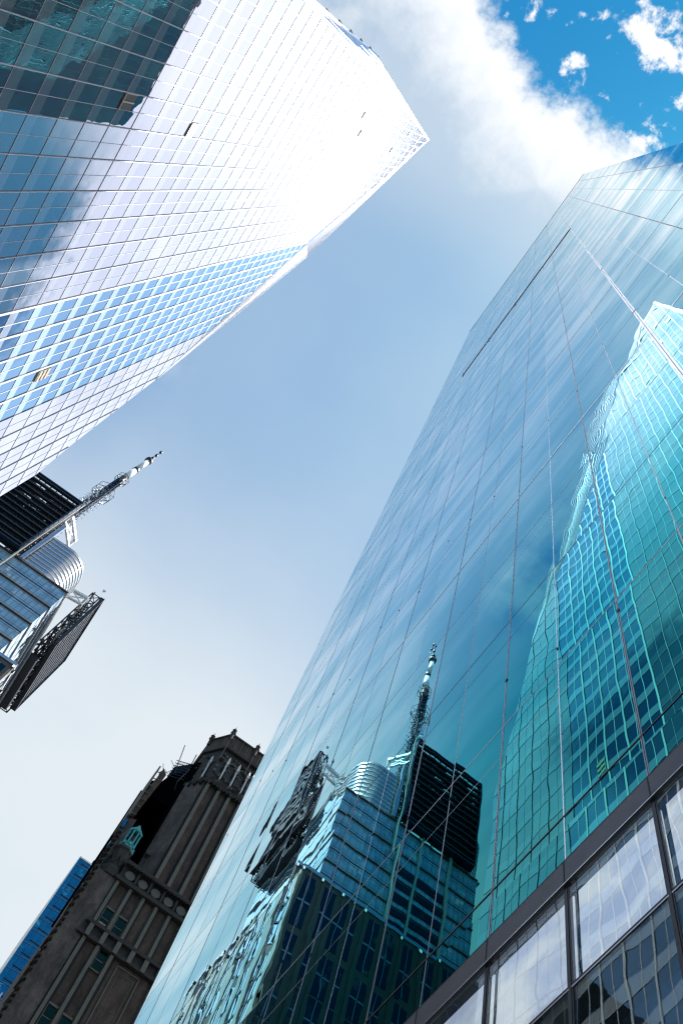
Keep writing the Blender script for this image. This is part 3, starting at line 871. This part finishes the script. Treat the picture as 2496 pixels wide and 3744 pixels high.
for x in (10.4, 12.9, 14.9, 16.9):
    yb_ = YB - .5 + (1.6 if x < 11 else 0)
    p_ = MB().box(x - .09, x + .09, yb_ - .2, yb_ + .5, 133.2, 137.5).box(x - .18, x + .18, yb_ - .35, yb_ + .5, 137.3, 138.2)
    p_.tube((x, yb_ - .1, 138.4), (x, yb_ - .1, 139.6), .25, .02, 6)
    p_.build('crown_buttress', M['offwhite'] if x > 10 else M['trimstone'], bk)
for k in range(62):
    if k < 50:
        x = 11.7 + (k % 10) * .72 + random.uniform(-.2, .2); z = 133 + (k // 10) * 1.75 + random.uniform(-.4, .4); s_ = random.uniform(.16, .42); y = YB - .05
    else:
        f = random.random(); x = 9.1 + 2.3 * f; y = 103.2 - 3.1 * f; z = 132.8 + (k - 50) * .68; s_ = random.uniform(.12, .3)
    MB().lathe(x, y, [(s_ * .5, z - s_), (s_, z - s_ * .3), (s_ * .75, z + s_ * .2), (s_, z + s_ * .6), (s_ * .2, z + s_ * 1.3)], 6).build('ornament', M['trimstone'] if k % 3 else M['shadowline'], bk)
mb = MB().prism(oct_, 131.7, 132.5)
for k in range(26): mb.box(9.2 + k * .62 + (0), 9.5 + k * .62, YB - .8 + max(0, (11.2 - (9.2 + k * .62)) * 1.35), YB - .3 + max(0, (11.2 - (9.2 + k * .62)) * 1.35), 130.9, 131.75)
mb.build('corbel_table', M['shadowline'], bk)
MB().prism([(8.75, 103.15), (11.25, YB - .5), (27.2, YB - .5), (27.2, 124), (8.75, 124)], 141.5, 142.1).build('string_course', M['trimdark'], bk)
MB().prism([(8.95, 103.25), (11.35, YB - .2), (27, YB - .2), (27, 124), (8.95, 124)], 142.1, 145.6).build('parapet', M['brick'], bk)
MB().prism([(8.8, 103.15), (11.25, YB - .4), (27.1, YB - .4), (27.1, 124), (8.8, 124)], 145.6, 146.0).build('coping', M['trimdark'], bk)
for x in (12.6, 13.7, 14.8, 15.2, 17.2): B(x - .05, x + .05, YB - .3, YB - .203, 142.2, 145.5).build('parapet_rib', M['trimstone'], bk)
for x, y in ((8.9, 103.2), (11.3, YB - .3), (16.2, YB - .3)):
    f_ = MB().lathe(x, y, [(.30, 144.2), (.32, 145.9), (.5, 146.1), (.22, 146.5), (.42, 147.0), (.12, 147.5), (.02, 148.2)], 8)
    f_.build('finial', M['trimdark'], bk)
    if x > 10: B(x - .06, x + .06, y - .36, y - .1, 138, 146).build('finial_stem', M['trimstone'], bk)
# light court, shade painted into its walls
MB().box(3.9, 9.3, 113, 113.3, 104, 137).build('court_wall', M['courtshade'], bk)
MB().prism([(9.3, 102.7), (9.3, 113), (8.6, 113), (8.6, 103.6)], 106.5, 138.6).build('court_side', M['courtshade'], bk)
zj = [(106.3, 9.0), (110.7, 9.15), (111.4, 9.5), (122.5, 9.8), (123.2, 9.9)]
MB().prism([(4.2, 104), (5.4, 102.6), (5.4, 113), (4.2, 113)], 104, 129.3).build('court_side', M['courtshade'], bk)
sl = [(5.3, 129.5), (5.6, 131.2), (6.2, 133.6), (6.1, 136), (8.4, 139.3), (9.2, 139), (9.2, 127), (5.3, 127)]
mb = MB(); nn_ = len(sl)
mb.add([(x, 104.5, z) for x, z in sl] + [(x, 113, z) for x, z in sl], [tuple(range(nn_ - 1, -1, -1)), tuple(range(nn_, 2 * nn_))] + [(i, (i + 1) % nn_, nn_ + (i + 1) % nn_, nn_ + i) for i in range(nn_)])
mb.build('netted_tank', M['courtshade'], bk)
mb = MB()
for k in range(9): mb.bar((5.9 + .28 * k, 104.3, 132.6 + .5 * k), (6.2 + .28 * k, 104.3, 137.4 + .22 * k), .07); 
for k in range(7): mb.bar((5.8, 104.25, 132.8 + k * .75), (8.5, 104.25, 134.2 + k * .75), .09)
mb.bar((6.6, 104, 134), (5.6, 104, 141.5), .12).bar((8.2, 104, 138.5), (8.1, 104, 141.2), .14).bar((5.8, 104, 132.8), (4.6, 104, 133.4), .06).bar((6, 104, 135.2), (5.0, 104, 136.2), .06)
mb.bar((8.4, 104, 137), (7.6, 102.8, 131), .08).bar((7.6, 102.8, 131), (7.9, 102.8, 129), .06)
mb.build('scaffold', M['louvre'], bk)
sw = [(3.8, 117.2), (4.5, 118.9), (5.35, 128.6), (4.75, 129.9), (4.2, 124)]
sw = [(3.95, 117.0), (4.75, 117.6), (5.5, 129.2), (4.6, 130.2)]
MB().add([(x, 101.5, z) for x, z in sw] + [(x, 106, z) for x, z in sw], [(3, 2, 1, 0), (4, 5, 6, 7)] + [(i, (i + 1) % 4, 4 + (i + 1) % 4, 4 + i) for i in range(4)]).build('wing_wall', M['brick'], bk)
mb = MB()
for k in range(7): mb.bar((3.9, 101.3, 117.6 + k * 1.8), (4.9, 101.3, 117.8 + k * 1.8), .12)
mb.box(3.85, 4.1, 101.2, 106, 117, 129.8)
mb.build('wing_moulding', M['trimstone'], bk)
mb = MB().lathe(5.0, 103, [(.05, 129.5), (.5, 130.2), (.55, 130.9), (.1, 131.6)], 8).bar((5, 103, 131), (4.2, 103, 133), .07).bar((5, 103, 131), (5.9, 103, 132.7), .07)
mb.build('roof_lamp', M['louvre'], bk)
MB().prism([(4.15, 102), (5.35, 101.5), (5.35, 110), (4.15, 110)], 104, 117.2).build('wing_wall', M['brickpale'], bk)
for z in (112, 114.5): B(3.95, 4.3, 101.6, 104, z, z + 1.9).build('bay_window', M['blueglass'], bk)
# lower block
B(4.2, 27, YB - .6, 125, GROUND, 103.2).build('lower_block', M['brick'], bk)
B(4.15, 7.1, YB - .75, YB - .603, 60, 103.2).build('corner_pier', M['brickpale'], bk)
z = 76
while z < 111:
    q_ = MB().box(3.75 + random.random() * .2, 4.2, YB - 1.1, YB + 1.0, z, z + random.uniform(.25, .6))
    q_.box(4.0, 4.35, YB - 1.3, YB - .4, z + .1, z + .3).build('quoin', M['trimdark'], bk)
    z += random.uniform(.8, 1.6)
B(4.0, 4.2, YB - .5, 108, 60, 104).build('side_wall', M['brick'], bk)
# main cornice with roundels
co = MB().box(7.2, 27.2, YB - 1.5, YB + .4, 106.1, 106.7).box(7.2, 27.2, YB - 1.0, YB + .2, 105.8, 106.1).box(6.9, 27.2, YB - 1.3, YB, 103.0, 103.7).box(7.2, 27.1, YB - .9, YB + .3, 103.7, 105.8)
co = co.build('cornice', M['trimdark'], bk)
for k in range(7):
    x = 8.5 + 2.05 * k
    MB().tube((x, YB - 1.08, 104.75), (x, YB - .9, 104.75), .72, .76, 20).build('roundel', M['trimstone'], co)
    B(x + .88, x + 1.17, YB - 1.35, YB - .9, 103.7, 105.8).build('bracket', M['trimdark'], co)
mb = MB()
for k in range(40): mb.box(7.2 + k * .5, 7.45 + k * .5, YB - 1.7, YB - 1.3, 105.75, 106.1)
mb.build('dentil', M['shadowline'], co)
# second cornice
c2 = MB().box(6.6, 27.2, YB - 1.35, YB - .5, 94.6, 95.1).box(6.3, 27.2, YB - 1.2, YB - .5, 92.6, 93.2).box(6.6, 27.1, YB - .9, YB - .58, 93.2, 94.6)
c2 = c2.build('cornice', M['trimdark'], bk)
for k in range(9):
    x = 7.5 + 2.05 * k
    MB().box(x - .3, x + .3, YB - 1.3, YB - .9, 92.7, 94.7).build('bracket', M['trimstone'], c2)
# pilasters
for k in range(9):
    x = 7.5 + 2.05 * k
    p_ = B(x - .22, x + .22, YB - 1.0, YB - .6, 95.1, 103.0).build('pilaster', M['trimstone'], bk)
    B(x + .23, x + .5, YB - .68, YB - .601, 95.1, 103.0).build('pilaster_edge_strip', M['shadowline'], p_)  # dark strip drawn as the pilaster's side shadow
    B(x - .36, x - .3, YB - .72, YB - .603, 95.1, 103.0).build('pilaster_edge_strip', M['trimstone'], p_)
    if k in (3, 4): continue
    p_ = B(x - .22, x + .22, YB - 1.0, YB - .6, 60, 92.6).build('pilaster', M['trimstone'], bk)
    B(x + .23, x + .58, YB - .68, YB - .601, 60, 92.6).build('pilaster_edge_strip', M['shadowline'], p_)  # same painted shadow on the lower pilasters
# sunk panel outline
mb = MB().bar((12.8, YB - .68, 60), (12.8, YB - .68, 92), .14).bar((12.8, YB - .68, 92), (15.9, YB - .68, 92), .14).bar((15.9, YB - .68, 92), (15.9, YB - .68, 60), .14)
mb.bar((13.3, YB - .64, 60), (13.3, YB - .64, 91.2), .06).bar((13.3, YB - .64, 91.2), (15.4, YB - .64, 91.2), .06).bar((15.4, YB - .64, 91.2), (15.4, YB - .64, 60), .06)
mb.build('panel_moulding', M['trimstone'], bk)
for x0, x1, z0, z1, bl in ((7.98, 9.1, 95.15, 98.4, True), (9.95, 11.1, 95.15, 98.3, False), (9.95, 11.1, 89.5, 92.6, False), (8.0, 9.1, 79.2, 82.4, False), (9.95, 11.1, 78.9, 82.2, False), (8.0, 9.1, 68.5, 72, False)):
    wd = B(x0, x1, YB - .66, YB - .605, z0, z1).build('window', M['blackglass'], bk)
    fm = MB().box(x0 - .1, x1 + .1, YB - .8, YB - .61, z1 + .01, z1 + .28).box(x0 - .1, x0 - .01, YB - .76, YB - .61, z0, z1)
    fm.box(x0, x1, YB - .7, YB - .665, (z0 + z1) / 2 - .06, (z0 + z1) / 2 + .06).box(x0 - .08, x1 + .08, YB - .85, YB - .61, z0 - .16, z0 - .01)
    fm.build('frame', M['trimstone'], wd)
    B(x0 + .05, x1 - .05, YB - .675, YB - .662, (z0 + z1) / 2 + .3, z1 - .4).build('sash_glass', M['blackglass'], wd)
    if bl:
        mb = MB()
        for q in range(3): mb.box(x0 + .05, x1 - .05, YB - .72, YB - .67, z0 + .1 + q * .3, z0 + .28 + q * .3)
        mb.build('blind', M['blind'], wd)
# corner turret and copper lantern
tu = MB().lathe(6.0, YB + .4, [(1.5, 103.2), (1.55, 104.5), (1.35, 105), (1.3, 108.4), (1.5, 108.8), (1.35, 109.3)], 8, rot=.39)
for k in range(8):
    a = .39 + k * math.pi / 4; c_, s_ = math.cos(a), math.sin(a)
    tu.bar((6 + 1.45 * c_, YB + .4 + 1.45 * s_, 105.2), (6 + 1.45 * math.cos(a + .39) * .98, YB + .4 + 1.45 * math.sin(a + .39) * .98, 107.2), .16)
    tu.bar((6 + 1.45 * math.cos(a + .785), YB + .4 + 1.45 * math.sin(a + .785), 105.2), (6 + 1.45 * math.cos(a + .39) * .98, YB + .4 + 1.45 * math.sin(a + .39) * .98, 107.2), .16)
tu = tu.build('turret', M['trimdark'], bk)
ln = MB().lathe(6.2, YB + .4, [(1.2, 109.2), (1.3, 109.5), (1.05, 109.9), (1.0, 110.2)], 8, rot=.39)
for k in range(8):
    a = .39 + k * math.pi / 4; c_, s_ = math.cos(a), math.sin(a)
    ln.bar((6.2 + .95 * c_, YB + .4 + .95 * s_, 110.1), (6.2 + .88 * c_, YB + .4 + .88 * s_, 113.2), .2)
    ln.tube((6.2 + .98 * math.cos(a + .39), YB + .4 + .98 * math.sin(a + .39), 109.9), (6.2 + .98 * math.cos(a + .39), YB + .4 + .98 * math.sin(a + .39), 110.5), .22, .22, 8)
ln.lathe(6.2, YB + .4, [(1.05, 113.1), (1.1, 113.4), (.85, 113.9), (.3, 114.3), (.26, 114.6), (.3, 114.9), (.08, 115.3)], 8, rot=.39)
ln = ln.build('lantern', M['copper'], bk)
MB().lathe(6.2, YB + .4, [(.45, 110.0), (.45, 113.2)], 8).build('lantern_core', M['gasket'], ln)
mb = MB().box(9.0, 9.6, 101.6, 102.4, 113.0, 113.25).box(9.0, 9.5, 101.6, 102.4, 113.4, 113.6)
mb.build('wall_bracket', M['trimstone'], bk)

# ================================================================== blue tower behind
bl = thing('blue_tower', (15, 185, GROUND), 'deep blue glass tower at bottom left behind the dark brick tower', 'skyscraper')
YL = 170.0
B(2.8, 26, YL, 200, GROUND, 175.9).build('glass_wall', M['blueglass'], bl)
B(2.65, 2.8, YL - .15, 200, GROUND, 176.3).build('edge_trim', M['whitemetal'], bl)
B(2.8, 26, YL - .15, YL + .3, 175.9, 176.3).build('parapet', M['whitemetal'], bl)
z = 174.7; k = 0
while z > 60:
    B(3.8, 26, YL - .12, YL - .003, z - .09, z + .09).build('floor_line', M['navy'], bl)
    MB().bar((2.8, YL - .06, z - 1.1), (26, YL - .06, z + 1.5), .07).build('transom', M['greyline'], bl)
    z -= 3.45; k += 1
mb = MB()
for k in range(1, 18): mb.box(2.8 + k * 1.25 - .03, 2.8 + k * 1.25 + .03, YL - .05, YL - .002, GROUND, 175.8)
mb.build('glazing_grid', M['louvre'], bl)
B(5.9, 9.5, YL + 6, YL + 12, 176, 184).build('plant_room', M['louvre'], bl)
B(5.0, 5.25, YL - .25, YL - .13, 136, 137.2).build('wall_light', M['offwhite'], bl)
B(3.9, 4.1, YL - .25, YL - .13, 137, 138.2).build('wall_light', M['offwhite'], bl)

ft = thing('distant_tower', (12, 260, GROUND), 'sliver of pale lavender tower behind the blue tower at the left frame edge', 'skyscraper')
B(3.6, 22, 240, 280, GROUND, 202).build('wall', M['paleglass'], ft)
B(3.5, 22.1, 239.9, 280, 202, 203).build('roof', M['roof'], ft)
